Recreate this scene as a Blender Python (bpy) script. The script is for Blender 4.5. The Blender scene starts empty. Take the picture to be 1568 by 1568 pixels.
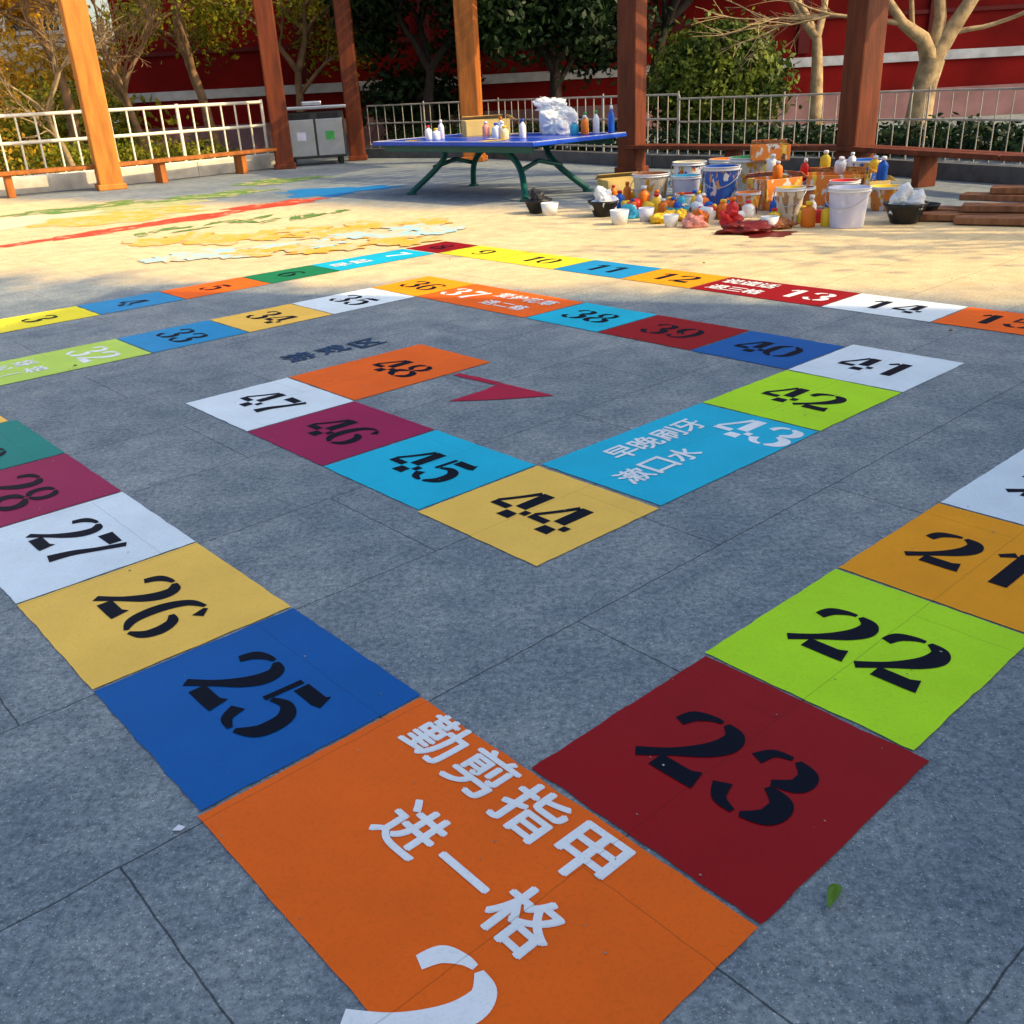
import bpy, bmesh, math, random
import numpy as np
from mathutils import Vector, Matrix, noise
random.seed(7); rng=np.random.default_rng(7)
sc=bpy.context.scene
SUN_EL=37.0; TO_SUN=(0.93,-0.36)
# ------------------------------------------------------------------ materials
def newmat(name):
    m=bpy.data.materials.new(name);m.use_nodes=True
    return m,m.node_tree.nodes,m.node_tree.links,m.node_tree.nodes["Principled BSDF"]
def mat(name,col,rough=.7,var=.25,scale=4,metal=0,bump=.15,bscale=40,col2=None,trans=0,spec=.3,stretch=None):
    m,N,L,B=newmat(name)
    g=N.new("ShaderNodeNewGeometry")
    src=g.outputs["Position"]
    if stretch:
        mp=N.new("ShaderNodeMapping");mp.inputs["Scale"].default_value=stretch;L.new(src,mp.inputs[0]);src=mp.outputs[0]
    n=N.new("ShaderNodeTexNoise");n.inputs["Scale"].default_value=scale;n.inputs["Detail"].default_value=4;L.new(src,n.inputs[0])
    r=N.new("ShaderNodeValToRGB");r.color_ramp.elements[0].position=.3;r.color_ramp.elements[1].position=.7
    c2=col2 or tuple(c*(1-var) for c in col)
    r.color_ramp.elements[0].color=(*c2,1);r.color_ramp.elements[1].color=(*col,1)
    L.new(n.outputs[0],r.inputs[0]);L.new(r.outputs[0],B.inputs["Base Color"])
    B.inputs["Roughness"].default_value=rough;B.inputs["Metallic"].default_value=metal
    B.inputs["Specular IOR Level"].default_value=spec
    if bump>.1:
        n2=N.new("ShaderNodeTexNoise");n2.inputs["Scale"].default_value=bscale;n2.inputs["Detail"].default_value=2;L.new(src,n2.inputs[0])
        b=N.new("ShaderNodeBump");b.inputs["Strength"].default_value=bump;b.inputs["Distance"].default_value=.02
        L.new(n2.outputs[0],b.inputs["Height"]);L.new(b.outputs[0],B.inputs["Normal"])
    return m
# board grid frame
YAW=math.radians(40.757);S=.6866;CX,CY=.116*S,4.465*S
ci,si=math.cos(YAW),math.sin(YAW)
def G(i,j,z=0): return (CX+S*(i*ci-j*si),CY+S*(i*si+j*ci),z)
def gridvec(N,L,shift=(.25,.55)):
    g=N.new("ShaderNodeNewGeometry")
    mp=N.new("ShaderNodeMapping");mp.vector_type='TEXTURE'
    mp.inputs["Location"].default_value=G(-shift[0],-shift[1]);mp.inputs["Rotation"].default_value=(0,0,YAW);mp.inputs["Scale"].default_value=(S,S,S)
    L.new(g.outputs["Position"],mp.inputs[0])
    return g.outputs["Position"],mp.outputs[0]
def brick(N,L,vec,mort=.0042):
    b=N.new("ShaderNodeTexBrick");b.offset=.5;b.inputs["Scale"].default_value=1;b.inputs["Brick Width"].default_value=2.2;b.inputs["Row Height"].default_value=1.1
    b.inputs["Mortar Size"].default_value=mort;b.inputs["Mortar Smooth"].default_value=.3;b.inputs["Color1"].default_value=(1.06,1.05,1.04,1);b.inputs["Color2"].default_value=(.93,.94,.95,1);b.inputs["Mortar"].default_value=(.3,.3,.31,1)
    wn=N.new("ShaderNodeTexNoise");wn.inputs["Scale"].default_value=9;wn.inputs["Detail"].default_value=1;L.new(vec,wn.inputs[0])
    ad=N.new("ShaderNodeVectorMath");ad.operation='MULTIPLY_ADD';ad.inputs[1].default_value=(.014,.014,0);L.new(wn.outputs["Color"],ad.inputs[0]);L.new(vec,ad.inputs[2])
    L.new(ad.outputs[0],b.inputs[0]);return b
def mix(N,L,a,b,f,mode='MIX'):
    m=N.new("ShaderNodeMix");m.data_type='RGBA';m.blend_type=mode
    for s,v in((m.inputs[6],a),(m.inputs[7],b)):
        if isinstance(v,tuple): s.default_value=(*v,1)
        else: L.new(v,s)
    if isinstance(f,(int,float)): m.inputs[0].default_value=f
    else: L.new(f,m.inputs[0])
    return m.outputs[2]
def noi(N,L,src,scale,detail=3,rough=.6):
    n=N.new("ShaderNodeTexNoise");n.inputs["Scale"].default_value=scale;n.inputs["Detail"].default_value=detail;n.inputs["Roughness"].default_value=rough;L.new(src,n.inputs[0]);return n.outputs[0]
def ramp(N,L,src,a,b,ca=(0,0,0),cb=(1,1,1)):
    assert a<b
    r=N.new("ShaderNodeValToRGB");r.color_ramp.elements[0].position=a;r.color_ramp.elements[1].position=b
    r.color_ramp.elements[0].color=(*ca,1);r.color_ramp.elements[1].color=(*cb,1);L.new(src,r.inputs[0]);return r.outputs[0]
def lincomb(N,L,pos,ax,ay,lo,hi,noisy):
    sp=N.new("ShaderNodeSeparateXYZ");L.new(pos,sp.inputs[0])
    a=N.new("ShaderNodeMath");a.operation='MULTIPLY';a.inputs[1].default_value=ax;L.new(sp.outputs[0],a.inputs[0])
    b=N.new("ShaderNodeMath");b.operation='MULTIPLY_ADD';b.inputs[1].default_value=ay;L.new(sp.outputs[1],b.inputs[0]);L.new(a.outputs[0],b.inputs[2])
    c=N.new("ShaderNodeMath");c.operation='MULTIPLY_ADD';c.inputs[1].default_value=1.6;L.new(noisy,c.inputs[0]);L.new(b.outputs[0],c.inputs[2])
    r=N.new("ShaderNodeMapRange");r.interpolation_type='SMOOTHSTEP';r.inputs["From Min"].default_value=lo+.8;r.inputs["From Max"].default_value=hi+.8;L.new(c.outputs[0],r.inputs[0]);return r.outputs[0]
def ground_mat():
    m,N,L,B=newmat("granite_paving")
    pos,gv=gridvec(N,L);br=brick(N,L,gv)
    fine=noi(N,L,pos,42,4,.8);mid=noi(N,L,pos,4.5,5,.7);vf=noi(N,L,pos,120,2,.8);big=noi(N,L,pos,.9,2)
    base=ramp(N,L,fine,.34,.66,(.110,.140,.165),(.31,.355,.385))
    base=mix(N,L,base,(.68,.70,.70),ramp(N,L,vf,.61,.72))
    base=mix(N,L,base,(.045,.055,.065),ramp(N,L,vf,.28,.40,(1,1,1),(0,0,0)))
    base=mix(N,L,base,ramp(N,L,mid,.3,.72,(.66,.70,.76),(1.25,1.21,1.15)),1,'MULTIPLY')
    base=mix(N,L,base,ramp(N,L,big,.35,.65,(.82,.86,.9),(1.15,1.12,1.08)),1,'MULTIPLY')
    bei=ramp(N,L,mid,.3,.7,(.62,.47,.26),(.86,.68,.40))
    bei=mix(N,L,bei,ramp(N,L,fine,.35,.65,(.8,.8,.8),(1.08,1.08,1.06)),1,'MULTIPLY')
    m1=lincomb(N,L,pos,.36,.95,7.5,8.5,big);m2=lincomb(N,L,pos,.6,1,13.4,15.2,big)  # sunlit strip painted in as lighter beige, back to grey in the table shade
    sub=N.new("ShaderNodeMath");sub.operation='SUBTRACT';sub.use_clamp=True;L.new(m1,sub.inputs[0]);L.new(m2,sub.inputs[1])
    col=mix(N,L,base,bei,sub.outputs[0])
    col=mix(N,L,col,br.outputs["Color"],1,'MULTIPLY')
    L.new(col,B.inputs["Base Color"]);B.inputs["Roughness"].default_value=.75;B.inputs["Specular IOR Level"].default_value=.25
    b=N.new("ShaderNodeBump");b.inputs["Strength"].default_value=.35;b.inputs["Distance"].default_value=.008;L.new(fine,b.inputs["Height"]);L.new(b.outputs[0],B.inputs["Normal"])
    return m
def paint_mat(name,col,wear=.5,spec=.16,fade=None):
    m,N,L,B=newmat(name)
    pos,gv=gridvec(N,L);br=brick(N,L,gv,.003)
    mid=noi(N,L,pos,3,3,.6);fine=noi(N,L,pos,110,2,.7);chips=noi(N,L,pos,30,3,.75)
    d=tuple(c*.92 for c in col);l=tuple(min(1,c*1.05) for c in col)
    c=ramp(N,L,mid,.3,.7,d,l)
    c=mix(N,L,c,ramp(N,L,fine,.32,.50,(.92,.92,.92),(1.01,1.01,1.01)),1,'MULTIPLY')
    jm=N.new("ShaderNodeMath");jm.operation='MULTIPLY';jm.inputs[1].default_value=.4;L.new(br.outputs["Fac"],jm.inputs[0])
    c=mix(N,L,c,tuple(x*.35 for x in col),jm.outputs[0])
    c=mix(N,L,c,(.28,.30,.32),ramp(N,L,chips,.73,.745,(0,0,0),(wear,wear,wear)))
    if fade:
        f=noi(N,L,pos,3.2,5,.75);c=mix(N,L,c,(.72,.56,.33),ramp(N,L,f,fade,fade+.14))
    L.new(c,B.inputs["Base Color"]);B.inputs["Roughness"].default_value=.48;B.inputs["Specular IOR Level"].default_value=spec
    b=N.new("ShaderNodeBump");b.inputs["Strength"].default_value=.12;b.inputs["Distance"].default_value=.003;L.new(fine,b.inputs["Height"]);L.new(b.outputs[0],B.inputs["Normal"])
    return m
C=dict(orange=(.90,.14,.006),blue=(.003,.105,.38),red=(.30,.001,.004),lime=(.48,.84,.012),yellow=(.95,.58,.10),white=(.74,.84,.90),cyan=(.006,.48,.70),
 magenta=(.33,.010,.08),amber=(.92,.35,.003),teal=(.002,.23,.20),lemon=(.92,.80,.03),green=(.008,.2,.08),lightblue=(.012,.28,.58),olive=(.50,.72,.11))
PM={k:paint_mat("paint_"+k,v) for k,v in C.items()}
PM['black']=paint_mat("paint_black",(.004,.006,.016),.12,.06);PM['letter']=paint_mat("paint_letter_white",(.84,.87,.89),.2);PM['navy']=paint_mat("paint_navy",(.02,.06,.14),1)
# ------------------------------------------------------------------ helpers
def link(o,parent=None):
    sc.collection.objects.link(o)
    if parent: o.parent=parent
    return o
def empty(name,loc=(0,0,0),rot=0):
    e=bpy.data.objects.new(name,None);e.location=loc;e.rotation_euler=(0,0,rot);e.empty_display_size=.2;return link(e)
def mesh(name,v,f,m,parent=None,smooth=False,mats=None,mi=None):
    me=bpy.data.meshes.new(name);me.from_pydata([tuple(a) for a in v],[],f);me.update()
    for mm in (mats or [m]): me.materials.append(mm)
    if mi is not None: me.polygons.foreach_set("material_index",mi)
    if smooth: me.polygons.foreach_set("use_smooth",[True]*len(me.polygons))
    o=bpy.data.objects.new(name,me);return link(o,parent)
def box(name,c,s,m,parent=None,rot=0,bev=.01,tilt=None):
    bm=bmesh.new();bmesh.ops.create_cube(bm,size=1)
    bmesh.ops.scale(bm,vec=s,verts=bm.verts)
    if bev: bmesh.ops.bevel(bm,geom=bm.edges[:],offset=min(bev,min(s)*.3),segments=2,affect='EDGES',profile=.5)
    me=bpy.data.meshes.new(name);bm.to_mesh(me);bm.free();me.materials.append(m)
    o=bpy.data.objects.new(name,me);o.location=c;o.rotation_euler=tilt or (0,0,rot);return link(o,parent)
def tube(name,paths,m,parent=None,r=.02,res=3):
    cu=bpy.data.curves.new(name,'CURVE');cu.dimensions='3D';cu.bevel_depth=1.0;cu.bevel_resolution=res;cu.use_fill_caps=True
    for p in paths:
        sp=cu.splines.new('POLY');sp.points.add(len(p)-1)
        for q,a in zip(sp.points,p):
            q.co=(a[0],a[1],a[2],1);q.radius=a[3] if len(a)>3 else r
    cu.materials.append(m);o=bpy.data.objects.new(name,cu);return link(o,parent)
def beam(name,a,b,w,h,m,parent=None,bev=.01):
    a=Vector(a);b=Vector(b);d=b-a;o=box(name,(a+b)/2,(d.length,w,h),m,parent,bev=bev)
    o.rotation_euler=(0,-math.atan2(d.z,math.hypot(d.x,d.y)),math.atan2(d.y,d.x));return o
def lathe(name,prof,m,parent=None,loc=(0,0,0),seg=28,mats=None,mfn=None,tilt=None):
    v=[];f=[];mi=[]
    for k,(r,z) in enumerate(prof):
        for s in range(seg):
            a=2*math.pi*s/seg;v.append((r*math.cos(a),r*math.sin(a),z))
    for k in range(len(prof)-1):
        for s in range(seg):
            f.append((k*seg+s,k*seg+(s+1)%seg,(k+1)*seg+(s+1)%seg,(k+1)*seg+s));mi.append(mfn(k) if mfn else 0)
    f.append(tuple(range(seg))[::-1]);mi.append(0)
    f.append(tuple((len(prof)-1)*seg+s for s in range(seg)));mi.append(mfn(len(prof)-2) if mfn else 0)
    o=mesh(name,v,f,m,parent,True,mats,mi if mats else None);o.location=loc
    if tilt:o.rotation_euler=tilt
    return o
# ------------------------------------------------------------------ ground
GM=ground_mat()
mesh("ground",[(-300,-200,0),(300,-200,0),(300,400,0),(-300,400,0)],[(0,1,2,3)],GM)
# ------------------------------------------------------------------ board
board=empty("painted_number_path")
def quadpaint(name,pts,m,z=.004,sub=14,wob=.007):
    out=[]
    n=len(pts)
    for k in range(n):
        a=Vector(pts[k]);b=Vector(pts[(k+1)%n]);d=b-a;nn=Vector((-d.y,d.x)).normalized()
        for s in range(sub):
            t=s/sub;p=a+d*t
            w=wob*noise.noise(Vector((p.x*7,p.y*7,3)))+wob*.6*noise.noise(Vector((p.x*31,p.y*31,7)))
            if s==0:w=0
            p=p+nn*w;out.append(G(p.x,p.y,z))
    return mesh(name,out,[tuple(range(len(out)))],m,board)
def tile(num,i0,i1,j0,j1,col):
    g=.009
    quadpaint("tile_%d"%num,[(i0+g,j0+g),(i1-g,j0+g),(i1-g,j1-g),(i0+g,j1-g)],PM[col],sub=22)
DG={
'0':[[(.33,.98,.05),(.12,.8,.16),(.08,.5,.2),(.12,.2,.16),(.33,.02,.05)],[(.42,.98,.05),(.63,.8,.16),(.67,.5,.2),(.63,.2,.16),(.42,.02,.05)]],
'1':[[(.42,1,.22),(.42,0,.22)],[(.1,.78,.08),(.27,.93,.12)]],
'2':[[(.04,.70,.13),(.10,.86,.15),(.26,.95,.09),(.38,.97,.05)],[(.43,.965,.06),(.59,.88,.18),(.63,.72,.23),(.53,.52,.19),(.30,.28,.11),(.03,.05,.12)],[(.25,.09,.18),(.62,.09,.18),(.74,.12,.23)]],
'3':[[(.08,.75,.15),(.16,.92,.1),(.34,.975,.05)],[(.40,.97,.06),(.58,.86,.18),(.58,.68,.18),(.38,.56,.07)],[(.40,.49,.07),(.62,.38,.2),(.62,.17,.2),(.42,.03,.06)],[(.35,.02,.05),(.16,.08,.12),(.06,.26,.17)]],
'4':[[(.56,1,.22),(.56,.38,.22)],[(.56,.21,.22),(.56,0,.26)],[(.42,.97,.1),(.24,.66,.08),(.04,.36,.08)],[(.02,.29,.13),(.40,.29,.13)],[(.70,.29,.13),(.84,.29,.13)]],
'5':[[(.24,.91,.17),(.62,.91,.17),(.70,.95,.2)],[(.15,.98,.08),(.13,.52,.08)],[(.2,.57,.06),(.42,.63,.12),(.62,.5,.2),(.63,.22,.2),(.42,.03,.06)],[(.35,.02,.05),(.16,.08,.12),(.07,.25,.17)]],
'6':[[(.5,.98,.05),(.24,.86,.14),(.1,.55,.2),(.13,.2,.17),(.33,.02,.05)],[(.41,.02,.05),(.6,.14,.16),(.65,.32,.2),(.56,.51,.15),(.38,.58,.06)],[(.56,.96,.06),(.67,.8,.15)]],
'7':[[(.05,.9,.2),(.50,.9,.17)],[(.68,.99,.14),(.52,.62,.13),(.36,.3,.18),(.3,0,.25)]],
'8':[]}
l=[[(.34,.98,.05),(.17,.88,.14),(.16,.68,.15),(.34,.55,.06)],[(.34,.49,.06),(.11,.36,.18),(.1,.16,.18),(.34,.02,.05)]]
DG['8']=l+[[(.75-x,y,w) for x,y,w in s] for s in l]
DG['9']=[[(.75-x,1-y,w) for x,y,w in s] for s in DG['6']]
def cr(p0,p1,p2,p3,t): return tuple(.5*((2*b)+(-a+c)*t+(2*a-5*b+4*c-d)*t*t+(-a+3*b-3*c+d)*t**3) for a,b,c,d in zip(p0,p1,p2,p3))
def stroke(st):
    if len(st)==2: return [st[0],st[1]]
    if len(st)==3 and abs(st[0][1]-st[1][1])<.001: return list(st)
    P=[st[0]]+list(st)+[st[-1]];o=[]
    for k in range(1,len(P)-2):
        for s in range(8): o.append(cr(P[k-1],P[k],P[k+1],P[k+2],s/8))
    o.append(st[-1]);return o
def number(txt,ic,jc,col='black',h=.40,pitch=.33,wd=.38):
    V=[];F=[];n=len(txt);z=.0055
    for d,ch in enumerate(txt):
        x0=(d-(n-1)/2)*pitch
        for sn,st in enumerate(DG[ch]):
            pts=stroke(st);b=len(V)
            for k,(x,y,w) in enumerate(pts):
                w=w*1.06+.006
                a=pts[max(k-1,0)];c=pts[min(k+1,len(pts)-1)];dx,dy=c[0]-a[0],c[1]-a[1];L=math.hypot(dx,dy) or 1;nx,ny=-dy/L*w/2,dx/L*w/2
                for sg in(1,-1):
                    X=(x+sg*nx-.375)*wd+x0;Y=(y+sg*ny-.5)*h
                    V.append(G(ic+Y,jc-X,z+.0002*sn))
            for k in range(len(pts)-1): F.append((b+2*k,b+2*k+1,b+2*k+3,b+2*k+2))
    mesh("number_"+txt,V,F,PM[col],board)
def hanzi(txt,cells,size,dx,dy,col='letter',bold=.03):
    for ch,(i,j) in zip(txt,cells):
        cu=bpy.data.curves.new("t",'FONT');cu.body=ch;cu.size=1
        ob=bpy.data.objects.new("t",cu);sc.collection.objects.link(ob)
        dg=bpy.context.evaluated_depsgraph_get();me=bpy.data.meshes.new_from_object(ob.evaluated_get(dg))
        co=np.array([v.co[:] for v in me.vertices]);fs=[tuple(p.vertices) for p in me.polygons]
        bpy.data.objects.remove(ob)
        if len(co)==0: continue
        mn=co.min(0);mx=co.max(0);ext=max((mx-mn)[:2].max(),.3);ctr=(mn+mx)/2
        V=[];F=[]
        for k,(ox,oy) in enumerate([(0,0),(bold,0),(-bold,0),(0,bold*.7),(0,-bold*.7),(bold*.7,bold*.5),(-bold*.7,-bold*.5)]):
            b=len(V)
            for c in co:
                x=((c[0]-ctr[0])/ext+ox)*size;y=((c[1]-ctr[1])/ext+oy)*size
                V.append(G(i+x*dx[0]+y*dy[0],j+x*dx[1]+y*dy[1],.0055+.0002*k))
            F+=[tuple(b+q for q in f) for f in fs]
        mesh("letter",V,F,PM[col],board)
T=[(3,-.25,.93,8.83,9.71,'lemon'),(2,-1.4,-.25,8.83,9.71,'orange'),(4,.93,2.04,8.83,9.71,'lightblue'),(5,2.04,3.28,8.83,9.71,'orange'),(6,3.28,4.42,8.83,9.71,'green'),(7,4.42,6.17,8.83,9.71,'cyan'),(8,6.21,7.07,8.83,9.71,'red'),
(9,6.21,7.07,7.6,8.83,'lemon'),(10,6.21,7.07,6.26,7.6,'lemon'),(11,6.21,7.07,5.0,6.26,'lightblue'),(12,6.21,7.07,3.9,5.0,'amber'),(13,6.21,7.07,2.12,3.9,'red'),(14,6.21,7.07,.9,2.12,'white'),(15,6.21,7.07,-.2,.9,'orange'),(16,6.21,7.07,-1.15,-.2,'cyan'),(17,6.21,7.2,-2.17,-1.15,'lime'),(18,4.9,6.21,-2.17,-1.15,'blue'),(19,3.32,4.9,-2.17,-1.15,'red'),
(20,2.13,3.32,-2.17,-1.15,'white'),(21,1.02,2.13,-2.10,-1.15,'amber'),(22,-.08,1.02,-2.13,-1.15,'lime'),(23,-1.15,-.08,-2.20,-1.17,'red'),(24,-2.17,-1.15,-2.20,-.51,'orange'),(25,-2.15,-1.14,-.51,.57,'blue'),(26,-2.15,-1.14,.57,1.67,'yellow'),(27,-2.15,-1.14,1.67,2.8,'white'),(28,-2.15,-1.14,2.8,3.9,'magenta'),(29,-2.15,-1.14,3.9,5.1,'teal'),(30,-2.2,-1.2,5.1,6.35,'yellow'),
(31,-2.2,-1.2,6.35,7.36,'blue'),(32,-1.2,.55,6.35,7.36,'olive'),(33,.55,1.65,6.35,7.36,'lightblue'),(34,1.65,2.74,6.35,7.36,'yellow'),(35,2.74,3.94,6.35,7.36,'white'),(36,3.94,4.91,6.35,7.36,'amber'),(37,3.94,4.91,4.37,6.35,'orange'),(38,3.94,4.91,3.28,4.37,'cyan'),(39,3.94,4.91,2.09,3.28,'red'),(40,3.94,4.91,1.05,2.09,'blue'),(41,3.94,5.02,.0,1.05,'white'),
(42,2.76,3.94,0,1.05,'lime'),(43,1.02,2.76,0,1.05,'cyan'),(44,-.02,1.0,-.02,1.05,'yellow'),(45,0,1.0,1.05,2.16,'cyan'),(46,0,1,2.16,3.26,'magenta'),(47,0,1,3.26,4.38,'white'),(48,1.0,2.52,3.27,4.38,'orange')]
NP={24:(-2.045,-1.87,'letter'),43:(2.47,.33,'letter'),37:(4.42,5.98,'letter'),13:(6.64,2.55,'letter'),32:(.12,6.85,'letter'),7:(5.75,9.27,'letter'),48:(1.85,3.8,'black')}
for t in T:
    tile(*t);n,i0,i1,j0,j1,_=t
    ic,jc,cl=NP.get(n,((i0+i1)/2,(j0+j1)/2,'black'))
    number(str(n),ic,jc,cl)
RD=((0,-1),(1,0));RI=((1,0),(0,1))
hanzi("勤剪指甲",[(-1.28,-.79),(-1.29,-1.07),(-1.30,-1.35),(-1.31,-1.63)],.235,*RD)
hanzi("进一格",[(-1.65,-1.12),(-1.65,-1.40),(-1.64,-1.68)],.225,*RD)
hanzi("早晚刷牙",[(1.55,.78),(1.79,.78),(2.03,.78),(2.27,.78)],.22,*RI)
hanzi("漱口水",[(1.28,.44),(1.53,.44),(1.78,.44)],.22,*RI)
hanzi("爱护花草",[(4.62,5.45),(4.62,5.2),(4.62,4.95),(4.62,4.7)],.22,*RD);hanzi("进二格",[(4.25,5.3),(4.25,5.05),(4.25,4.8)],.22,*RD)
hanzi("说谎话",[(6.84,3.7),(6.84,3.45),(6.84,3.2)],.24,*RD);hanzi("退三格",[(6.46,3.65),(6.46,3.4),(6.46,3.15)],.24,*RD)
hanzi("多吃菜",[(-1.0,7.05),(-.75,7.05),(-.5,7.05)],.22,*RI);hanzi("进一格",[(-1.0,6.7),(-.75,6.7),(-.5,6.7)],.22,*RI)
hanzi("早起",[(4.7,9.27),(5.05,9.27)],.3,*RI)
hanzi("游戏区",[(1.45,4.95),(1.82,4.92),(2.2,4.86)],.3,*RI,col='navy')
arrow=empty("painted_red_arrow")
PM['arrow']=paint_mat("paint_arrow",(.42,.008,.045))
o=quadpaint("arrow_head",[(1.50,2.64),(1.80,2.35),(2.16,2.08),(2.12,2.70),(1.9,2.65)],PM['arrow']);o.parent=arrow
o=quadpaint("arrow_shaft",[(2.05,2.71),(2.135,2.71),(2.09,3.22),(2.01,3.22)],PM['arrow'],wob=.01);o.parent=arrow
# mural
mural=empty("painted_ground_mural")
def blob(cx,cy,rx,ry,ang,m,z,seed,rag=.75,n=140):
    v=[];a0=math.radians(ang)
    for k in range(n):
        a=2*math.pi*k/n;ca,sa=math.cos(a),math.sin(a)
        r=1+rag*noise.noise(Vector((ca*1.8,sa*1.8,seed*5.3)))+rag*.5*noise.noise(Vector((ca*4,sa*4,seed*3.1)))
        x,y=rx*r*ca,ry*r*sa;v.append((cx+x*math.cos(a0)-y*math.sin(a0),cy+x*math.sin(a0)+y*math.cos(a0),z))
    mesh("painted_patch",v,[tuple(range(n))],m,mural)
mo=dict(g=paint_mat("mural_green",(.12,.26,.06),1,fade=.50),r=paint_mat("mural_red",(.62,.07,.035),1,fade=.55),y=paint_mat("mural_yellow",(.85,.45,.06),1,fade=.47),c=paint_mat("mural_sky",(.42,.68,.72),1,fade=.44),b=paint_mat("mural_blue",(.015,.20,.50),.5),w=paint_mat("mural_cream",(.75,.66,.46),1),p=paint_mat("mural_pale_green",(.42,.48,.2),1,fade=.48))
z=.003;k=0
def addb(*a,**kw):
    global z,k
    k+=1;z+=.0002;blob(*a,mo[kw['m']],z,k)
addb(-2.9,18.4,1.05,.85,8,m='b')
addb(-4.6,21.4,1.0,.8,10,m='g');addb(-6.4,17.4,1.5,.9,35,m='p');addb(-5.4,18.8,1.1,.5,40,m='g');addb(-7.6,16.0,1.2,.9,40,m='w');addb(-6.0,15.9,1.2,.8,40,m='y');addb(-7.4,17.6,1.3,.5,40,m='g')
addb(-4.6,15.2,1.5,.26,49,m='r');addb(-5.9,13.6,1.0,.26,47,m='r');addb(-3.5,16.7,.8,.32,40,m='r')
for q in range(13):
    addb(-4.8+q*.2+random.uniform(-.1,.1),13.7+q*.11+random.uniform(-.4,.4),.26,.08,random.uniform(40,140),m='g')
for q in range(12):
    addb(-4.4+q*.30+random.uniform(-.15,.15),12.7-q*.02+random.uniform(-.6,.6),.34,.42,random.uniform(0,90),m='y')
for q in range(9):
    addb(-3.7+q*.38+random.uniform(-.15,.15),11.1+q*.17+random.uniform(-.3,.3),.32,.34,random.uniform(0,90),m='c')
for q in range(6): addb(-2.8+q*.36,11.3+random.uniform(-.25,.25),.3,.25,random.uniform(0,60),m='y')
# ------------------------------------------------------------------ table
tb=empty("ping_pong_table",(.04,16.5,0),math.atan2(-.73,.69))
blue=mat("table_blue",(.006,.07,.58),.3,.3,3,bump=.03);tgreen=mat("table_leg_green",(.008,.10,.085),.45,.2)
wht=mat("white_paint",(.75,.75,.74),.5,.1);Lh,Wh,TZ=1.9,1.05,.86
box("table_top",(0,0,TZ-.03),(2*Lh,2*Wh,.06),blue,tb,bev=.012)
for nm,c,s in(("line_a",(0,Wh-.03,TZ+.003),(2*Lh-.02,.04,.004)),("line_b",(0,-Wh+.03,TZ+.003),(2*Lh-.02,.04,.004)),("line_c",(Lh-.03,0,TZ+.003),(.04,2*Wh-.12,.004)),("line_d",(-Lh+.03,0,TZ+.003),(.04,2*Wh-.12,.004)),("line_e",(0,0,TZ+.003),(2*Lh-.12,.02,.004))): box(nm,c,s,wht,tb,bev=0)
box("apron_a",(0,Wh-.15,TZ-.11),(2*Lh-.3,.04,.1),tgreen,tb);box("apron_b",(0,-Wh+.15,TZ-.11),(2*Lh-.3,.04,.1),tgreen,tb)
for sx in(-1,1):
    paths=[]
    for sy in(-1,1):
        P=[]
        for q in range(13):
            t=q/12;P.append((sx*(.62+.75*t**1.6),sy*(.72-.33*math.sin(t*math.pi)),(TZ-.13)*(1-t**1.7)+.03))
        paths.append(P)
    tube("leg_pair",paths,tgreen,tb,r=.05)
    tube("leg_brace",[[(sx*1.05,-.45,.42),(sx*.98,0,.52),(sx*1.05,.45,.42)],[(sx*.7,-.65,.72),(sx*.7,.65,.72)]],tgreen,tb,r=.035)
    for sy in(-1,1): lathe("foot",[(.09,0),(.09,.03),(.05,.04)],tgreen,tb,(sx*1.37,sy*.72,0),12)
# props
def cloth(name,c,r,m,parent=None,sq=(1,1,.8),seed=1,amp=.4,rough=1.6):
    bm=bmesh.new();bmesh.ops.create_icosphere(bm,subdivisions=5,radius=1)
    o1=Vector((seed*3.7,seed*1.3,0))
    for v in bm.verts:
        p=v.co.copy();w=p+.35*Vector((noise.noise(p*2+o1),noise.noise(p*2+o1*2),noise.noise(p*2-o1)))
        rid=lambda s:1-abs(noise.noise(w*s+o1))*3
        d=1+amp*1.2*noise.noise(p*1.5+o1)+rough*amp*(.14*rid(1.9)+.09*rid(3.9)+.05*rid(8))
        v.co=Vector((p.x*d*sq[0]*r,p.y*d*sq[1]*r,max(p.z*d*sq[2]*r,-r*sq[2]*.6)))
    zz=min(v.co.z for v in bm.verts)
    for v in bm.verts:v.co.z-=zz
    me=bpy.data.meshes.new(name);bm.to_mesh(me);bm.free();me.materials.append(m);me.polygons.foreach_set("use_smooth",[True]*len(me.polygons))
    o=bpy.data.objects.new(name,me);o.location=c;return link(o,parent)
bagm=mat("bag_white",(.72,.75,.80),.35,.15,6,bump=.4,bscale=12)
PC={k:mat("prop_"+k,v,.4,var=.2,bump=.05) for k,v in dict(white=(.76,.78,.83),blue=(.01,.1,.5),orange=(.75,.18,.01),yellow=(.85,.55,.03),red=(.6,.02,.02),pink=(.75,.3,.25),green=(.05,.32,.08),black=(.015,.015,.018),lav=(.60,.62,.80),brown=(.3,.1,.03),cream=(.7,.6,.4),cyan=(.05,.42,.62),dred=(.17,.012,.01)).items()}
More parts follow.
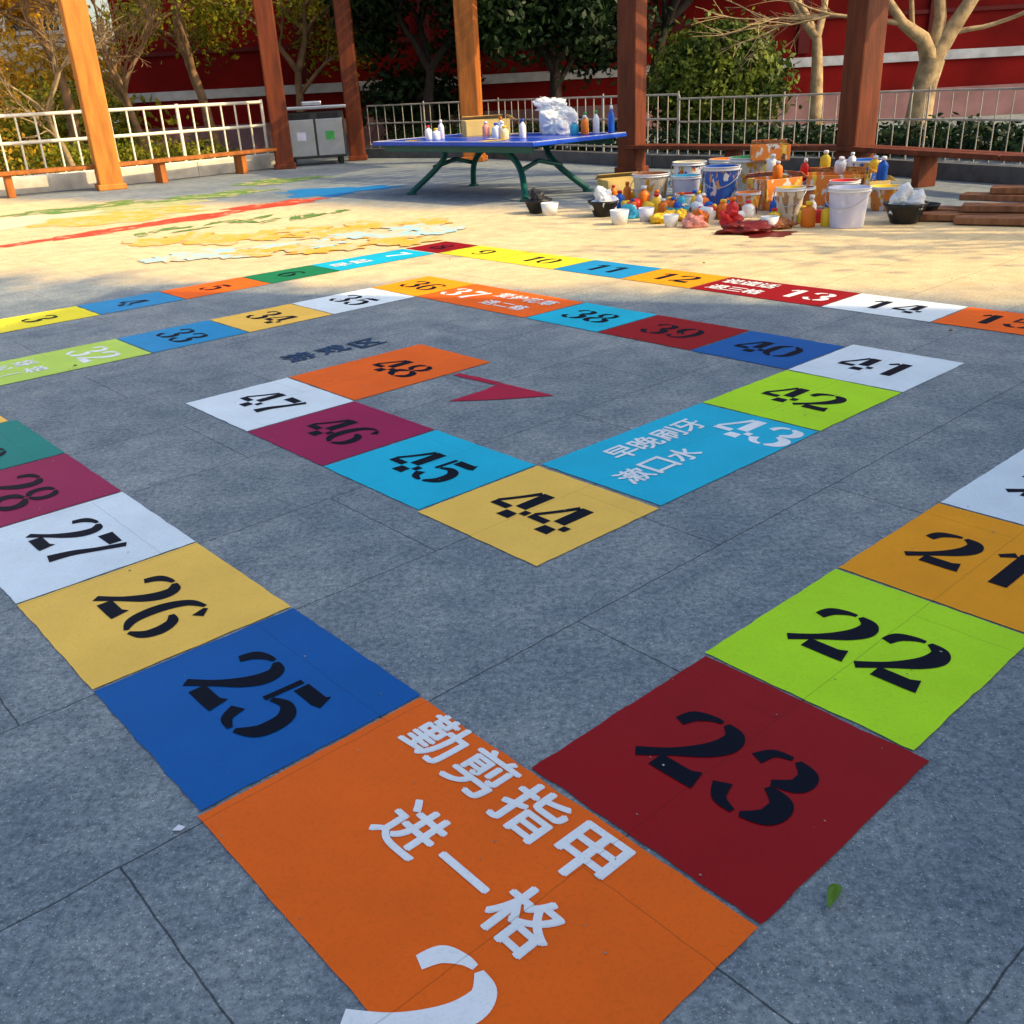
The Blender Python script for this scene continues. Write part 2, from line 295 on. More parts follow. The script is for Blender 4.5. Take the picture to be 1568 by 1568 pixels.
def splat(name,base,cols,sc_=9):
    m,N,L,B=newmat(name);g=N.new("ShaderNodeTexCoord")
    c=base
    for q,cc in enumerate(cols):
        n=N.new("ShaderNodeTexNoise");n.inputs["Scale"].default_value=sc_*(1+.3*q);n.inputs["Detail"].default_value=3;mp=N.new("ShaderNodeMapping");mp.inputs["Location"].default_value=(q*7.3,q*3.1,q);mp.inputs["Scale"].default_value=(1,1,.45);L.new(g.outputs["Object"],mp.inputs[0]);L.new(mp.outputs[0],n.inputs[0])
        c=mix(N,L,c,cc,ramp(N,L,n.outputs[0],.60,.62))
    L.new(c,B.inputs["Base Color"]);B.inputs["Roughness"].default_value=.4;return m
SP=[splat("stained_white",(.70,.72,.78),[(.6,.12,.02),(.02,.1,.4),(.6,.45,.05)]),splat("stained_cream",(.64,.58,.45),[(.5,.5,.5),(.65,.3,.02),(.35,.2,.1)]),splat("stained_blue",(.02,.11,.48),[(.75,.75,.75),(.6,.3,.1)]),splat("stained_orange",(.65,.2,.03),[(.7,.5,.05),(.1,.05,.03),(.6,.6,.6)]),splat("shaded_white",(.56,.58,.80),[(.66,.68,.84),(.5,.52,.72)])]  # last one paints bluish shade onto a white bucket as lavender
steel=mat("steel",(.5,.52,.55),.3,.15,metal=.8,bump=.03)
def bucket(x,y,r,h,outer,inner,z=0,rim=None,tilt=None,hd=True,parent=None,name="paint_bucket"):
    e=empty(name,(x,y,z))
    if parent:e.parent=parent
    if tilt:e.rotation_euler=tilt
    rm=rim or PC['white']
    lathe("body",[(r*.8,0),(r*.82,.012),(r*.96,h*.88),(r*.97,h*.9),(r*1.05,h*.9),(r*1.05,h*.93),(r*1.0,h*.94),(r*1.0,h*.97),(r*1.06,h*.975),(r*1.06,h),(r*.97,h),(r*.93,h*.8),(r*.0,h*.79)],outer,e,mats=[outer,rm,inner],mfn=lambda k:0 if k<3 else(1 if k<10 else 2),seg=32)
    if hd:
        a=random.uniform(0,3);s=1.12
        P=[(r*s*math.cos(t+a),r*s*math.sin(t+a),h*.93-math.sin(t)*h*.42) for t in[q*math.pi/14 for q in range(15)]]
        tube("handle",[P],steel,e,r=.006)
    return e
def bottle(x,y,r,h,m,cap,z=0,tilt=None,parent=None,name="paint_bottle"):
    e=empty(name,(x,y,z))
    if parent:e.parent=parent
    if tilt:e.rotation_euler=tilt
    lathe("body",[(r*.9,0),(r,.01),(r,h*.62),(r*.8,h*.72),(r*.4,h*.8),(r*.38,h*.86)],m,e,seg=18)
    lathe("cap",[(r*.5,h*.86),(r*.5,h*.97),(r*.42,h)],cap,e,seg=14);return e
def bowl(x,y,r,h,m,z=0,stuff=None,seed=3,rr=1):
    e=empty("mixing_bowl",(x,y,z));lathe("body",[(r*.55,0),(r*.62,.01),(r*.95,h*.8),(r*1.05,h),(r*.98,h),(r*.85,h*.6),(0,h*.35)],m,e,seg=28)
    if stuff: cloth("rag",(0,0,h*.45),r*.62*rr,stuff,e,(1.15,1,1.15),seed,.6)
    return e
def openbox(name,x,y,w,d,h,m,z=0,rot=0,parent=None):
    e=empty(name,(x,y,z),rot)
    if parent:e.parent=parent
    t=.012
    box("bottom",(0,0,t/2),(w,d,t),m,e,bev=0)
    for nm,c,s in(("side_a",(0,d/2,h/2+t),(w,t,h)),("side_b",(0,-d/2,h/2+t),(w,t,h)),("side_c",(w/2,0,h/2+t),(t,d-.03,h)),("side_d",(-w/2,0,h/2+t),(t,d-.03,h))): box(nm,c,s,m,e,bev=.003)
    box("flap_a",(0,d/2+.07,h+.03),(w*.95,.16,.006),m,e,bev=0,tilt=(-.5,0,0));box("flap_b",(w/2+.06,0,h+.03),(.14,d*.9,.006),m,e,bev=0,tilt=(0,.6,0))
    return e
card=mat("cardboard",(.68,.5,.18),.8,.2)
plastic=empty("plastic_bag",(1.1,16.6,TZ));cloth("bag_body",(0,0,0),.25,bagm,plastic,(1.15,1,.98),5,.4);cloth("bag_knot",(-.12,.05,.36),.12,bagm,plastic,(1.8,1,.9),8,.6)
openbox("cardboard_box",-.1,17.35,.75,.45,.24,card,TZ,.2)
def tl(e1,e2): return (.04+e1*.687+e2*.727,16.5-e1*.727+e2*.687)
for e1,e2,hh,rr,mm,cc in[(-1.0,-.55,.22,.06,'white','red'),(-.85,-.4,.3,.05,'lav','white'),(-.75,-.6,.18,.07,'white','yellow'),(-.3,.1,.24,.06,'pink','white'),(-.05,.2,.3,.055,'white','orange'),(.1,-.05,.22,.07,'white','blue'),(.6,-.4,.26,.06,'lav','white'),(.75,-.5,.2,.07,'cream','yellow'),(.85,-.2,.28,.05,'white','blue'),(1.3,.75,.32,.055,'cream','green'),(1.42,.6,.28,.06,'orange','white'),(1.5,.78,.34,.05,'white','green'),(1.75,.85,.4,.05,'blue','white'),(1.25,.55,.2,.07,'cyan','white'),(.25,.4,.2,.06,'yellow','white')]:
    x,y=tl(e1,e2);bottle(x,y,rr,hh,PC[mm],PC[cc],TZ)
def flat(name,cx,cy,r,m,z,seed):
    v=[]
    for k in range(40):
        a=2*math.pi*k/40;q=r*(1+.5*noise.noise(Vector((math.cos(a)*2,math.sin(a)*2,seed))));v.append((cx+q*math.cos(a),cy+q*math.sin(a)*.8,z))
    mesh(name,v,[tuple(range(40))],m)
for e1,e2,r,m in[(-1.15,-.75,.16,'yellow'),(.75,-.75,.2,'yellow'),(-.3,.7,.2,'cream'),(.3,-.3,.12,'white')]:
    x,y=tl(e1,e2);flat("paint_stain",x,y,r,PC[m],TZ+.006,e1)
# buckets
bucket(2.16,13.75,.25,.42,SP[1],PC['brown']);bucket(2.86,14.6,.24,.48,SP[0],PC['cream']);bucket(2.99,13.1,.23,.52,SP[2],PC['blue']);bucket(3.5,13.8,.24,.56,SP[1],PC['green'])
bucket(3.38,11.3,.16,.40,SP[1],PC['yellow']);bucket(3.88,10.8,.22,.42,SP[4],PC['lav']);bucket(5.05,13.6,.25,.26,SP[2],PC['blue'],z=.2);bucket(3.35,14.5,.22,.5,PC['white'],PC['orange'])
bucket(2.62,13.6,.2,.38,PC['lav'],PC['cyan']);bucket(3.15,12.3,.15,.26,SP[3],PC['orange']);bucket(4.35,12.3,.18,.34,SP[0],PC['red']);bucket(3.75,12.2,.19,.3,PC['brown'],PC['brown']);bucket(4.75,12.0,.18,.28,SP[3],PC['yellow']);bucket(4.1,11.6,.15,.24,SP[0],PC['white']);bucket(2.5,12.9,.15,.22,PC['white'],PC['red'])
openbox("cardboard_box",5.05,13.65,.6,.5,.18,card,0,.1)
bowl(1.40,12.8,.2,.2,PC['black'],stuff=bagm);bowl(4.54,10.85,.23,.22,PC['black'],stuff=bagm,seed=6);bowl(.58,13.5,.19,.18,PC['black'],stuff=PC['black'],rr=.9);bowl(4.9,11.2,.17,.15,PC['black'])
bowl(2.3,12.4,.15,.12,PC['cyan'],stuff=PC['blue'],rr=.6)
def cup(x,y,r,h,m): e=empty("paper_cup",(x,y,0));lathe("body",[(r*.75,0),(r,h),(r*.95,h),(r*.72,.02),(0,.02)],m,e,seg=20)
cup(1.5,11.95,.12,.17,PC['white']);cup(.72,13.2,.12,.16,PC['white']);cup(1.85,12.1,.1,.16,PC['lav']);cup(2.05,11.5,.09,.14,PC['white']);cup(3.05,10.9,.1,.14,PC['white'])
openbox("cardboard_box",3.6,12.75,.55,.4,.36,SP[3],0,.4);openbox("cardboard_box",4.45,12.85,.75,.5,.36,SP[3],0,-.3);openbox("cardboard_box",1.95,15.0,.7,.4,.25,card,0,.3)
bk=openbox("plastic_basket",3.75,13.6,.5,.34,.18,SP[3],.52,-.2)
for q in range(46):
    x=1.7+random.random()*2.0;y=14.6-1.25*(x-1.1)+random.uniform(-.9,.6)
    if y<10.9:y=10.9+random.random()
    hh=random.uniform(.16,.32);lay=random.random()<.4
    m=PC[random.choice(['yellow','red','orange','blue','orange','white','cyan','lav','yellow','orange','white','cream'])];cpm=PC[random.choice(['white','red','yellow','blue','orange'])]
    bottle(x,y,random.uniform(.05,.085),hh,m,cpm,.07 if lay else 0,(math.pi/2,0,random.uniform(0,6)) if lay else None)
for q in range(14):
    bottle(3.5+random.uniform(-.3,1.5),13.0+random.uniform(-.5,.6),random.uniform(.05,.08),random.uniform(.2,.3),PC[random.choice(['yellow','red','white','blue','orange','white'])],PC['white'],random.choice([0,.3,.36]),(random.uniform(0,.4),0,0))
cloth("paint_rag",(2.75,10.75,0),.2,PC['dred'],None,(1.4,.8,.35),4);cloth("paint_rag",(3.1,10.95,0),.16,PC['brown'],None,(1.4,.8,.4),9);cloth("paint_rag",(2.3,11.4,0),.12,PC['pink'],None,(1,1,.7),11);cloth("paint_rag",(2.0,11.9,0),.12,PC['yellow'],None,(1,1,.6),12)
for q,(x,y) in enumerate([(2.4,11.7),(2.55,12.0),(1.7,12.5),(2.2,12.0),(2.75,11.5)]): cloth("crumpled_rag",(x,y,0),.11,PC[['orange','red','cyan','yellow','red'][q]],None,(1,1,.8),20+q,.6)
flat("paint_spill",2.95,10.55,.28,PC['dred'],.005,2)
# planks
wood2=mat("old_plank_wood",(.36,.15,.07),.75,.5,3,stretch=(1,9,1),bump=.4)
pk=empty("plank_pile")
for q,(a,b,zz,w) in enumerate([((4.75,11.0),(8,9.2),.05,.3),((5.0,10.6),(8,8.7),.05,.3),((5.0,11.4),(8.2,9.6),.05,.3),((5.2,10.9),(8,9.3),.13,.28),((5.35,11.25),(8,9.0),.205,.25),((5.6,11.1),(8,9.6),.28,.3)]): beam("plank_%d"%q,(*a,zz),(*b,zz),w,.07,wood2,pk)
cloth("yellow_sponge",(4.95,11.6,0),.16,PC['yellow'],None,(1.3,.8,.5),14)
# leaves, chip, grit
def leaf(x,y,L_,w_,a,m):
    v=[];n=8
    for s in(1,-1):
        for k in range(n+1):
            t=k/n if s>0 else 1-k/n
            X=(t-.5)*L_;Y=s*w_*math.sin(math.pi*t)**.8;v.append((x+X*math.cos(a)-Y*math.sin(a),y+X*math.sin(a)+Y*math.cos(a),.01+.012*abs(Y)/w_+.008*math.sin(3*t)))
    v=[p for q,p in enumerate(v) if q not in(n+1,2*n+1)]
    mesh("fallen_leaf",v,[tuple(range(len(v)))],m)
leaf(.635,1.47,.075,.013,.95,mat("leaf_green",(.12,.25,.02),.5));br_=mat("leaf_brown",(.3,.2,.08),.6)
for x,y in[(-2.9,6.3),(2.9,6.0),(1.9,8.9),(-.5,9.9)]: leaf(x,y,.04,.007,x*3,br_)
mesh("paint_chip",[(-.86,1.78,.006),(-.838,1.778,.006),(-.83,1.79,.006),(-.85,1.80,.006)],[(0,1,2,3)],PC['white'])
V=[];F=[]
for q in range(500):
    y=random.uniform(1.1,14);x=random.uniform(-.6,.6)*(y+.4);r=random.uniform(.0010,.0028)*(1+y*.2);b=len(V);z0=.0068
    for a in range(5):
        t=a*2*math.pi/5+q;rr=r*random.uniform(.5,1.5);V.append((x+rr*math.cos(t),y+rr*math.sin(t),z0))
    V.append((x,y,z0+r*.7));F+=[(b+a,b+(a+1)%5,b+5) for a in range(5)]
mesh("ground_grit",V,F,mat("grit",(.46,.45,.42),.9,.8,60))
# ------------------------------------------------------------------ pergola
pw=mat("pergola_wood",(.48,.15,.025),.6,.5,2.5,stretch=(3,3,.5),bump=.25,bscale=12);pwl=mat("pergola_wood_light",(.64,.23,.035),.6,.45,2.5,stretch=(3,3,.5),bump=.25,bscale=12);pwd=mat("pergola_wood_dark",(.17,.034,.008),.6,.55,2.5,stretch=(3,3,.5),bump=.25,bscale=12)  # one wood: lighter tone painted on sunlit posts, darker on shaded ones
per=empty("pergola")
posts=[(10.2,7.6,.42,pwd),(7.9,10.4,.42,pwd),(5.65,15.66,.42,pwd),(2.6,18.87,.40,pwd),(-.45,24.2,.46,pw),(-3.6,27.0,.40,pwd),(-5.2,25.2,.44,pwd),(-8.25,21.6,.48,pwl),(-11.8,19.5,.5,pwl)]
ZR=4.9
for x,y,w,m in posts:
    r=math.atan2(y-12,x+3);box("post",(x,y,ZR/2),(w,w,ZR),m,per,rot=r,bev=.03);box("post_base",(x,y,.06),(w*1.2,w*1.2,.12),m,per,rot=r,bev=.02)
cen=Vector((-2.5,13,0))
for k in range(len(posts)-1):
    a=Vector((posts[k][0],posts[k][1],0));b=Vector((posts[k+1][0],posts[k+1][1],0))
    out=((a+b)/2-cen).normalized();d=(b-a)
    beam("ring_beam",(a.x,a.y,ZR+.1),(b.x,b.y,ZR+.1),.18,.26,pwd,per)
    a2=a+out*2.6;b2=b+out*2.6;beam("outer_beam",(a2.x,a2.y,ZR+.1),(b2.x,b2.y,ZR+.1),.18,.26,pwd,per)
    n=int(d.length/.42)
    for q in range(n):
        p=a+d*((q+.5)/n)-out*.5;e=p+out*3.6;beam("rafter",(p.x,p.y,ZR+.31),(e.x,e.y,ZR+.31),.10,.15,pwd,per,bev=0)
# bench
bn=empty("pergola_bench")
bp=[(9.2,8.6),(7.9,10.4),(6.65,12.7),(5.65,15.66),(2.6,18.87)]
def offs(p,d):
    v=Vector((p[0]-cen.x,p[1]-cen.y)).normalized();return (p[0]+v.x*d,p[1]+v.y*d)
def bench(pts,parent,m,legm):
    for a,b in zip(pts[:-1],pts[1:]):
        for o_ in(-.13,.13):
            A=offs(a,o_);B=offs(b,o_);beam("seat_plank",(*A,.47),(*B,.47),.22,.07,m,parent)
        n=max(1,int(math.dist(a,b)/2.4))
        for q in range(n):
            t=(q+.5)/n;box("leg",(a[0]+(b[0]-a[0])*t,a[1]+(b[1]-a[1])*t,.215),(.14,.32,.43),legm,parent,rot=math.atan2(b[1]-a[1],b[0]-a[0]))
bench(bp,bn,pwd,pwd)
bn2=empty("pergola_bench");bench([(-5.4,25.1),(-6.75,23.5),(-8.25,21.9),(-11.8,19.7)],bn2,pw,pw)
kerb=mat("kerb_stone",(.74,.71,.62),.8,.25,5)
kerb2=mat("kerb_stone_shaded",(.12,.12,.12),.8,.4,5)  # stone colour darkened to carry the shade under the bench
kb=empty("low_kerb_wall")
for a,b in[((-5.6,25.9),(-7.1,24.1)),((-7.1,24.1),(-8.6,22.6)),((-8.6,22.6),(-12.6,20.0))]: beam("wall",(*a,.17),(*b,.17),.2,.34,kerb,kb)
kb2=empty("low_kerb_wall")
for a,b in[((10.3,9.0),(8.4,11.5)),((8.4,11.5),(6.3,16.2)),((6.3,16.2),(3.2,19.8)),((3.2,19.8),(-.2,25.4)),((-.2,25.4),(-3.6,28.0))]: beam("wall",(*a,.12),(*b,.12),.2,.24,kerb2,kb2)
# railings
rw=mat("railing_white",(.85,.8,.66),.5,.1,bump=0);rg=mat("railing_grey",(.45,.42,.38),.5,.4,bump=0)
def railing(name,pts,h,m,sp=.32,r=.018,mid=(.55,)):
    e=empty(name);P=[];R=[]
    for a,b in zip(pts[:-1],pts[1:]):
        a=Vector((*a,0));b=Vector((*b,0));d=b-a;n=int(d.length/sp)
        for q in range(n+1):
            p=a+d*q/n;P.append([(p.x,p.y,.2),(p.x,p.y,h)])
        for zz in(h,.3)+tuple(mid): R.append([(a.x,a.y,zz),(b.x,b.y,zz)])
        for q in range(int(d.length/2.4)+1):
            p=a+d*q*2.4/d.length;R.append([(p.x,p.y,0),(p.x,p.y,h+.06)])
    tube("bars",P,m,e,r=r,res=1);tube("rails",R,m,e,r=r*1.6,res=2);return e
railing("metal_railing",[(-5.8,26.2),(-7.4,24.4),(-8.9,23.0),(-13.5,20.2)],1.55,rw,.36,.024,(1.0,))
railing("metal_railing",[(10.8,9.2),(8.9,11.8),(6.8,16.5),(3.7,20.2)],1.22,rg,.26,.010,(.8,))
railing("metal_railing",[(3.7,20.2),(.2,25.9),(-3.4,28.4)],1.3,rg,.3,.012,(.85,))
# litter bin
rb=empty("litter_bin",(-4.55,26.2,0),.25);box("frame",(0,0,.72),(1.5,.75,1.1),mat("bin_dark",(.05,.05,.05),.5),rb,bev=.03)
for sx in(-1,1):
    box("door",(sx*.36,-.385,.66),(.66,.03,.86),steel,rb,bev=.012);box("slot",(sx*.36,-.40,1.16),(.5,.02,.12),PC['black'],rb,bev=.004);box("label",(sx*.36,-.405,.7),(.22,.012,.2),PC['green' if sx>0 else 'lav'],rb,bev=0)
box("roof",(0,-.02,1.36),(1.65,.95,.08),steel,rb,bev=.02);box("ashtray",(0,0,1.46),(.5,.4,.1),steel,rb,bev=.03)
for sx in(-1,1):
    for sy in(-1,1): box("leg",(sx*.6,sy*.28,.085),(.1,.1,.17),PC['black'],rb)
# ------------------------------------------------------------------ buildings
redm=mat("red_render",(.22,.007,.006),.8,.5,.8,spec=.1);redd=mat("red_render_dark",(.12,.010,.010),.8,.3,1);stripe=mat("white_band",(.60,.59,.60),.7,.35,3);pl=mat("plinth_render",(.26,.14,.15),.8,.3,2);glass=mat("window_glass",(.03,.04,.05),.1,.3,bump=0)
rbld=empty("red_building",(14,33,0),-.05)
box("wall",(0,3,5),(52,6,10),redm,rbld,bev=0)
box("plinth",(0,-.06,.45),(52,.12,.9),pl,rbld,bev=.01);box("band",(0,-.05,1.85),(52,.10,.28),stripe,rbld,bev=.01);box("moulding",(0,-.04,3.1),(52,.08,.12),redd,rbld,bev=.01);box("eave",(0,-.4,10.1),(53,7,.25),stripe,rbld,bev=.02)
for q in range(12):
    x=-22+q*4;box("window_frame",(x,-.03,6.1),(1.9,.06,2.1),stripe,rbld,bev=.01);box("window_pane",(x,-.065,6.1),(1.7,.02,1.9),glass,rbld,bev=0);box("pilaster",(x+2,-.06,5.9),(.35,.12,7.6),redd,rbld,bev=.01)
pale=mat("pale_render",(.7,.68,.6),.8,.2,1)
wb=empty("pale_building",(-26,40,0),.5);box("wall",(0,0,5),(20,8,10),pale,wb,bev=0);box("roof",(0,0,10.2),(21,9,.4),redm,wb,bev=.03)
for q in range(5):
    for zz in(1.8,5.2): box("window",(-8+q*4,-4.02,zz),(1.8,.08,1.6),glass,wb,bev=.01);box("sill",(-8+q*4,-4.06,zz-.9),(2.1,.2,.12),stripe,wb,bev=.01)
# neighbour building on the right, out of frame, shading the near yard
nb=empty("unseen_shade_building");d=Vector((.94,-.35,0)).normalized();nn=Vector((-.35,-.94,0)).normalized();c0=Vector((9.0,4.35,0))
NH=10.2;cc=c0+d*3+nn*10
o=box("wall",(cc.x,cc.y,NH/2),(6,20,NH),pale,nb,bev=0,rot=math.atan2(d.y,d.x))
for q in range(5):
    for zz in(2.2,5.8):
        p=c0+nn*(2+q*3.9);box("window",(p.x-d.x*.01,p.y-d.y*.01,zz),(.1,1.8,1.7),glass,nb,bev=0,rot=math.atan2(d.y,d.x))
# ------------------------------------------------------------------ vegetation
def leafmat(name,a,b,tr=.35):
    m,N,L,B=newmat(name);g=N.new("ShaderNodeNewGeometry");n=noi(N,L,g.outputs["Position"],1.6,2);n2=noi(N,L,g.outputs["Position"],14,1)
    c=ramp(N,L,n,.35,.65,a,b);c=mix(N,L,c,ramp(N,L,n2,.3,.7,(.45,.45,.45),(1.7,1.7,1.5)),1,'MULTIPLY');L.new(c,B.inputs["Base Color"]);B.inputs["Roughness"].default_value=.5;B.inputs["Specular IOR Level"].default_value=.2
    t=N.new("ShaderNodeBsdfTranslucent");L.new(c,t.inputs[0]);ms=N.new("ShaderNodeMixShader");ms.inputs[0].default_value=tr;L.new(B.outputs[0],ms.inputs[1]);L.new(t.outputs[0],ms.inputs[2]);L.new(ms.outputs[0],N["Material Output"].inputs[0]);return m
ld=leafmat("leaves_dark",(.005,.015,.005),(.016,.042,.012),.15);lb=leafmat("leaves_bush",(.02,.05,.008),(.14,.18,.025),.25);ly=leafmat("leaves_autumn",(.34,.22,.02),(.75,.42,.04),.5);lg=leafmat("leaves_green",(.1,.14,.015),(.40,.36,.03),.45)
bark=mat("bark",(.28,.17,.09),.9,.5,5,bump=.6,bscale=18);barkp=mat("bark_pale",(.46,.33,.18),.9,.6,5,bump=.6,bscale=18);barkd=mat("bark_dark",(.04,.03,.025),.9,.4,5,bump=.5)
def leaves(name,clumps,n,size,m,parent=None,shell=.5):
    V=np.zeros((n*4,3));w=np.array([c[3]**2 for c in clumps]);w=w/w.sum();ch=rng.choice(len(clumps),n,p=w)
    cl=np.array([c[:3] for c in clumps]);rr=np.array([c[3] for c in clumps]);fl=np.array([c[4] if len(c)>4 else .8 for c in clumps])
    d=rng.normal(size=(n,3));d/=np.linalg.norm(d,axis=1)[:,None];rad=rr[ch]*(shell+(1-shell)*rng.random(n)**.6)*(1+.18*rng.normal(size=n))
    P=cl[ch]+d*rad[:,None]*np.stack([np.ones(n),np.ones(n),fl[ch]],-1)
    nrm=d+rng.normal(size=(n,3))*.7;nrm/=np.linalg.norm(nrm,axis=1)[:,None]
    t=np.cross(nrm,rng.normal(size=(n,3)));t/=np.linalg.norm(t,axis=1)[:,None];b=np.cross(nrm,t);s=size*(.6+.8*rng.random(n))[:,None]
    V[0::4]=P-t*s;V[1::4]=P+b*s*.5;V[2::4]=P+t*s;V[3::4]=P-b*s*.5
    V[:,2]=np.maximum(V[:,2],.02)
    return mesh(name,V,[(4*k,4*k+1,4*k+2,4*k+3) for k in range(n)],m,parent)
def branches(start,dirv,length,r,depth,spread=.55,out=None,tips=None,nsub=3,droop=0):
    if out is None: out=[];tips=[]
    p=Vector(start);d=Vector(dirv).normalized();P=[(*p,r)];n=7
    for q in range(n):
        d=(d+Vector((random.gauss(0,.09),random.gauss(0,.09),random.gauss(0,.06)-droop))).normalized();p=p+d*length/n;P.append((*p,r*(1-.45*(q+1)/n)))
        if depth>0 and q>=n//2 and random.random()<.45:
            a=Vector((random.gauss(0,1),random.gauss(0,1),random.gauss(0,.6))).normalized();branches(p,d+a*spread*1.3,length*.55,r*.45,depth-1,spread,out,tips,nsub,droop)
    out.append(P)
    if depth>0:
        for s in range(nsub):
            a=Vector((random.gauss(0,1),random.gauss(0,1),random.gauss(0,.5))).normalized();branches(p,d+a*spread,length*random.uniform(.6,.85),r*.55*random.uniform(.8,1.1),depth-1,spread,out,tips,nsub,droop)
    else: tips.append(p.copy())
    return out,tips
def tree(name,x,y,h,r,m,lm=None,nl=4000,ls=.09,depth=3,cr_=.8,lean=(0,0),trunk=.4,spread=.6,droop=0):
    e=empty(name);o,t=branches((x,y,0),(lean[0],lean[1],1),h*trunk,r,depth,spread,droop=droop);tube("trunk_and_limbs",o,m,e,res=2)
    if lm: leaves("crown",[(p.x,p.y,p.z,cr_*random.uniform(.6,1.3)) for p in t],nl,ls,lm,e,.2)
    return e
tree("evergreen_tree",-1.9,29.6,7.2,.22,barkd,ld,16000,.11,3,1.0,trunk=.3,spread=.8)
tree("evergreen_tree",1.9,29.2,7.2,.24,barkd,ld,17000,.11,3,1.0,trunk=.3,spread=.8)
tree("evergreen_tree",4.3,30.5,8.2,.22,barkd,ld,11000,.12,3,1.0,trunk=.38,spread=.7)
e=empty("round_bush");tube("stems",branches((5.6,25.6,0),(0,0,1),.9,.08,2,.7)[0],bark,e)
leaves("foliage",[(5.6,25.6,1.45,1.5,.85),(5.0,25.4,1.2,1.1,.8),(6.3,25.5,1.3,1.1,.8),(5.6,25.2,2.0,.95,.8),(6.0,25.9,1.9,1.0,.8),(4.9,25.6,1.9,.7,.8)],16000,.085,lb,e,.72)
tree("bare_tree",7.75,24.4,5.5,.2,barkp,lg,700,.06,3,.6,trunk=.42,spread=.6)
e=empty("bare_tree");P=[[(9.3,22.2,0,.34),(9.35,22.2,.6,.27),(9.4,22.2,1.2,.25),(9.5,22.2,1.7,.26)],[(9.5,22.2,1.65,.2),(9.8,22.2,2.2,.17),(10.2,22.1,2.9,.13),(10.5,22.1,3.9,.09),(10.7,22,5,.05)],[(9.45,22.2,1.65,.2),(9.2,22.1,2.1,.15),(8.7,22,2.4,.11),(8.3,22,2.9,.08),(8.0,22,3.9,.04)],[(9.5,22.2,1.7,.17),(9.6,22.3,2.5,.13),(9.5,22.4,3.4,.09),(9.7,22.4,4.6,.05)]]
for s,dv in[((10.2,22.1,2.9),(1,0,.6)),((8.7,22,2.4),(-1,0,.2)),((9.5,22.4,3.0),(-.5,.3,1)),((10.4,22.1,3.5),(-.3,0,1)),((8.3,22,2.9),(-.8,-.2,.8)),((9.8,22.2,2.2),(1,-.3,.1)),((9.0,22.1,2.2),(-.3,0,1))]: P+=branches(s,dv,1.5,.06,3,.6)[0]
tube("trunk_and_limbs",P,barkp,e)
tree("autumn_tree",-11.2,27.5,6,.2,bark,ly,4500,.09,3,.9,trunk=.4,lean=(.1,0));tree("autumn_tree",-8.2,30.5,6.4,.18,bark,lg,5000,.09,3,.9,trunk=.4);tree("autumn_tree",-14.5,25.5,6,.18,bark,ly,4500,.08,3,.9,trunk=.42);tree("autumn_tree",-5.9,31.5,6.5,.18,bark,lg,3500,.09,3,.8,trunk=.36)
tree("bare_tree",-10.1,24.6,4.6,.09,barkp,None,depth=4,trunk=.36,spread=.55,lean=(-.25,0));tree("bare_tree",-12.6,23.5,4.6,.09,barkp,None,depth=4,trunk=.36,spread=.6,lean=(.2,0))
tree("bare_tree",-9.2,26.8,5.5,.12,bark,None,depth=4,trunk=.36,spread=.5)
def hedge(name,a,b,h,w,m,n,size=.07):
    c=[];L=math.dist(a,b);k=int(L/.5)+1
    for q in range(k+1):
        t=q/k;c.append((a[0]+(b[0]-a[0])*t+random.uniform(-.15,.15),a[1]+(b[1]-a[1])*t+random.uniform(-.15,.15),h*.5*random.uniform(.7,1.1),w*random.uniform(.8,1.2),h/w*.55))
    return leaves(name,c,n,size,m,None,.6)
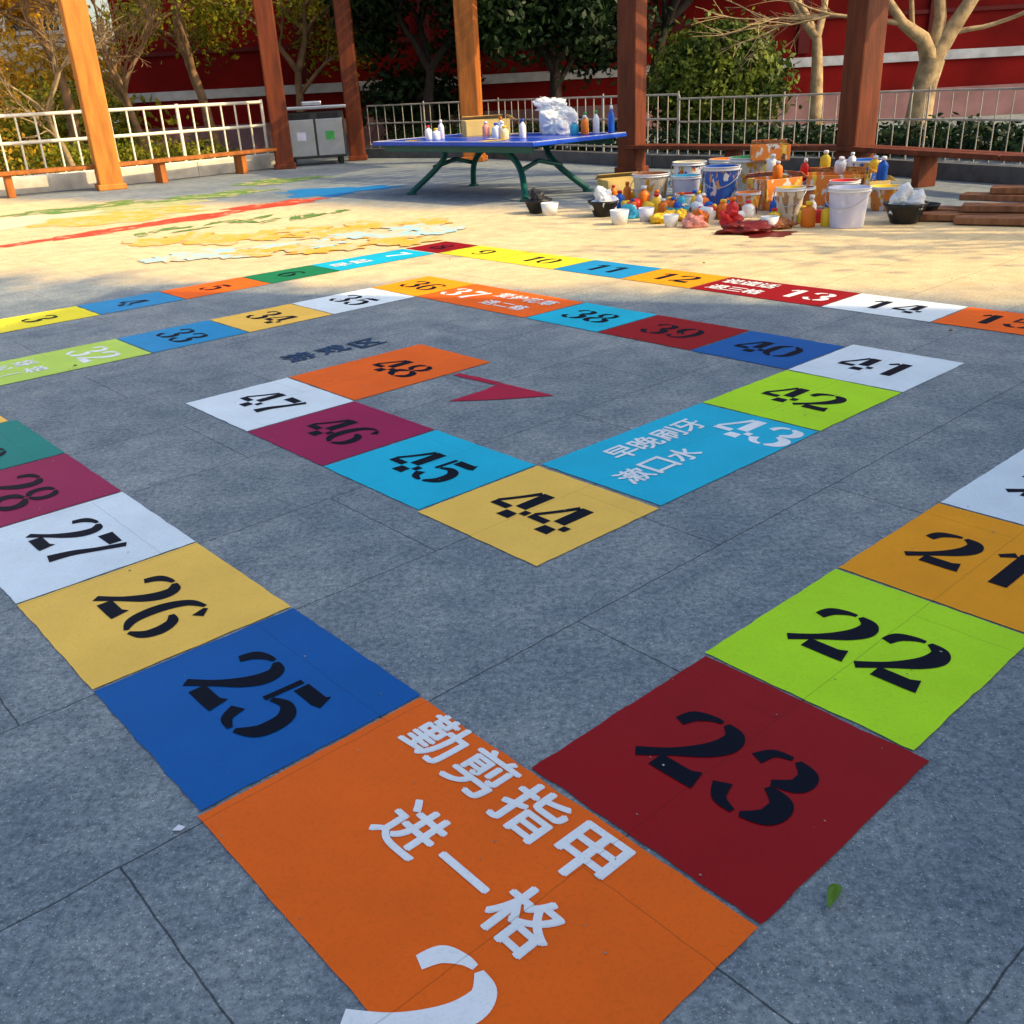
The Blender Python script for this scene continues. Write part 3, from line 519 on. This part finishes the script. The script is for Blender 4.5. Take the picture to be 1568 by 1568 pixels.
hedge("hedge",(11.5,13),(8.3,19.5),.6,.8,ld,6000);hedge("hedge",(8.3,19.5),(4.2,24),.55,.8,ld,6000);hedge("hedge",(3.2,25.6),(-2.6,29.8),.7,.7,ld,5000);hedge("hedge",(-7.5,27.5),(-12,25),.8,.9,lg,5000);hedge("hedge",(-12,25),(-18,22),1.0,1.1,ly,5000);hedge("hedge",(-11,36),(-26,30),2.4,2.0,lg,9000,.14);hedge("hedge",(-12,40),(-30,34),4.5,3.2,ly,9000,.2)
tree("dapple_tree",9.8,7.2,7.4,.2,bark,lg,1800,.1,3,.9,trunk=.42)  # unseen tree, added to dapple the edge of the building's shadow
# ------------------------------------------------------------------ light, world, camera
w=bpy.data.worlds.new("World");sc.world=w;w.use_nodes=True;wn=w.node_tree;bg=wn.nodes["Background"]
sky=wn.nodes.new("ShaderNodeTexSky");sky.sky_type='NISHITA';sky.sun_disc=False;sky.sun_elevation=math.radians(SUN_EL);sky.sun_rotation=math.atan2(TO_SUN[0],TO_SUN[1]);sky.dust_density=4.0;sky.air_density=1.3;sky.ozone_density=.6
wn.links.new(sky.outputs[0],bg.inputs[0]);bg.inputs[1].default_value=.27
sd=bpy.data.lights.new("sun",'SUN');sd.energy=5;sd.angle=math.radians(.5);sd.color=(1,.75,.38);so=bpy.data.objects.new("sun",sd);link(so)
v=Vector((TO_SUN[0],TO_SUN[1],0)).normalized()*math.cos(math.radians(SUN_EL));v.z=math.sin(math.radians(SUN_EL));so.rotation_euler=v.to_track_quat('Z','Y').to_euler();so.location=(8,-3,12)
cd=bpy.data.cameras.new("camera");co=bpy.data.objects.new("camera",cd);link(co)
pit=math.radians(24.228);rl=math.radians(-3.045)
fwd=Vector((0,math.cos(pit),-math.sin(pit)));up=Vector((0,math.sin(pit),math.cos(pit)));rt=Vector((1,0,0))
r2=rt*math.cos(rl)+up*math.sin(rl);u2=-rt*math.sin(rl)+up*math.cos(rl)
M=Matrix((r2,u2,-fwd)).transposed().to_4x4();M.translation=Vector((0,0,1.6));co.matrix_world=M
cd.angle=2*math.atan(784/1446);cd.clip_end=2000;sc.camera=co
sc.view_settings.view_transform='Standard';sc.view_settings.look='None';sc.view_settings.exposure=0
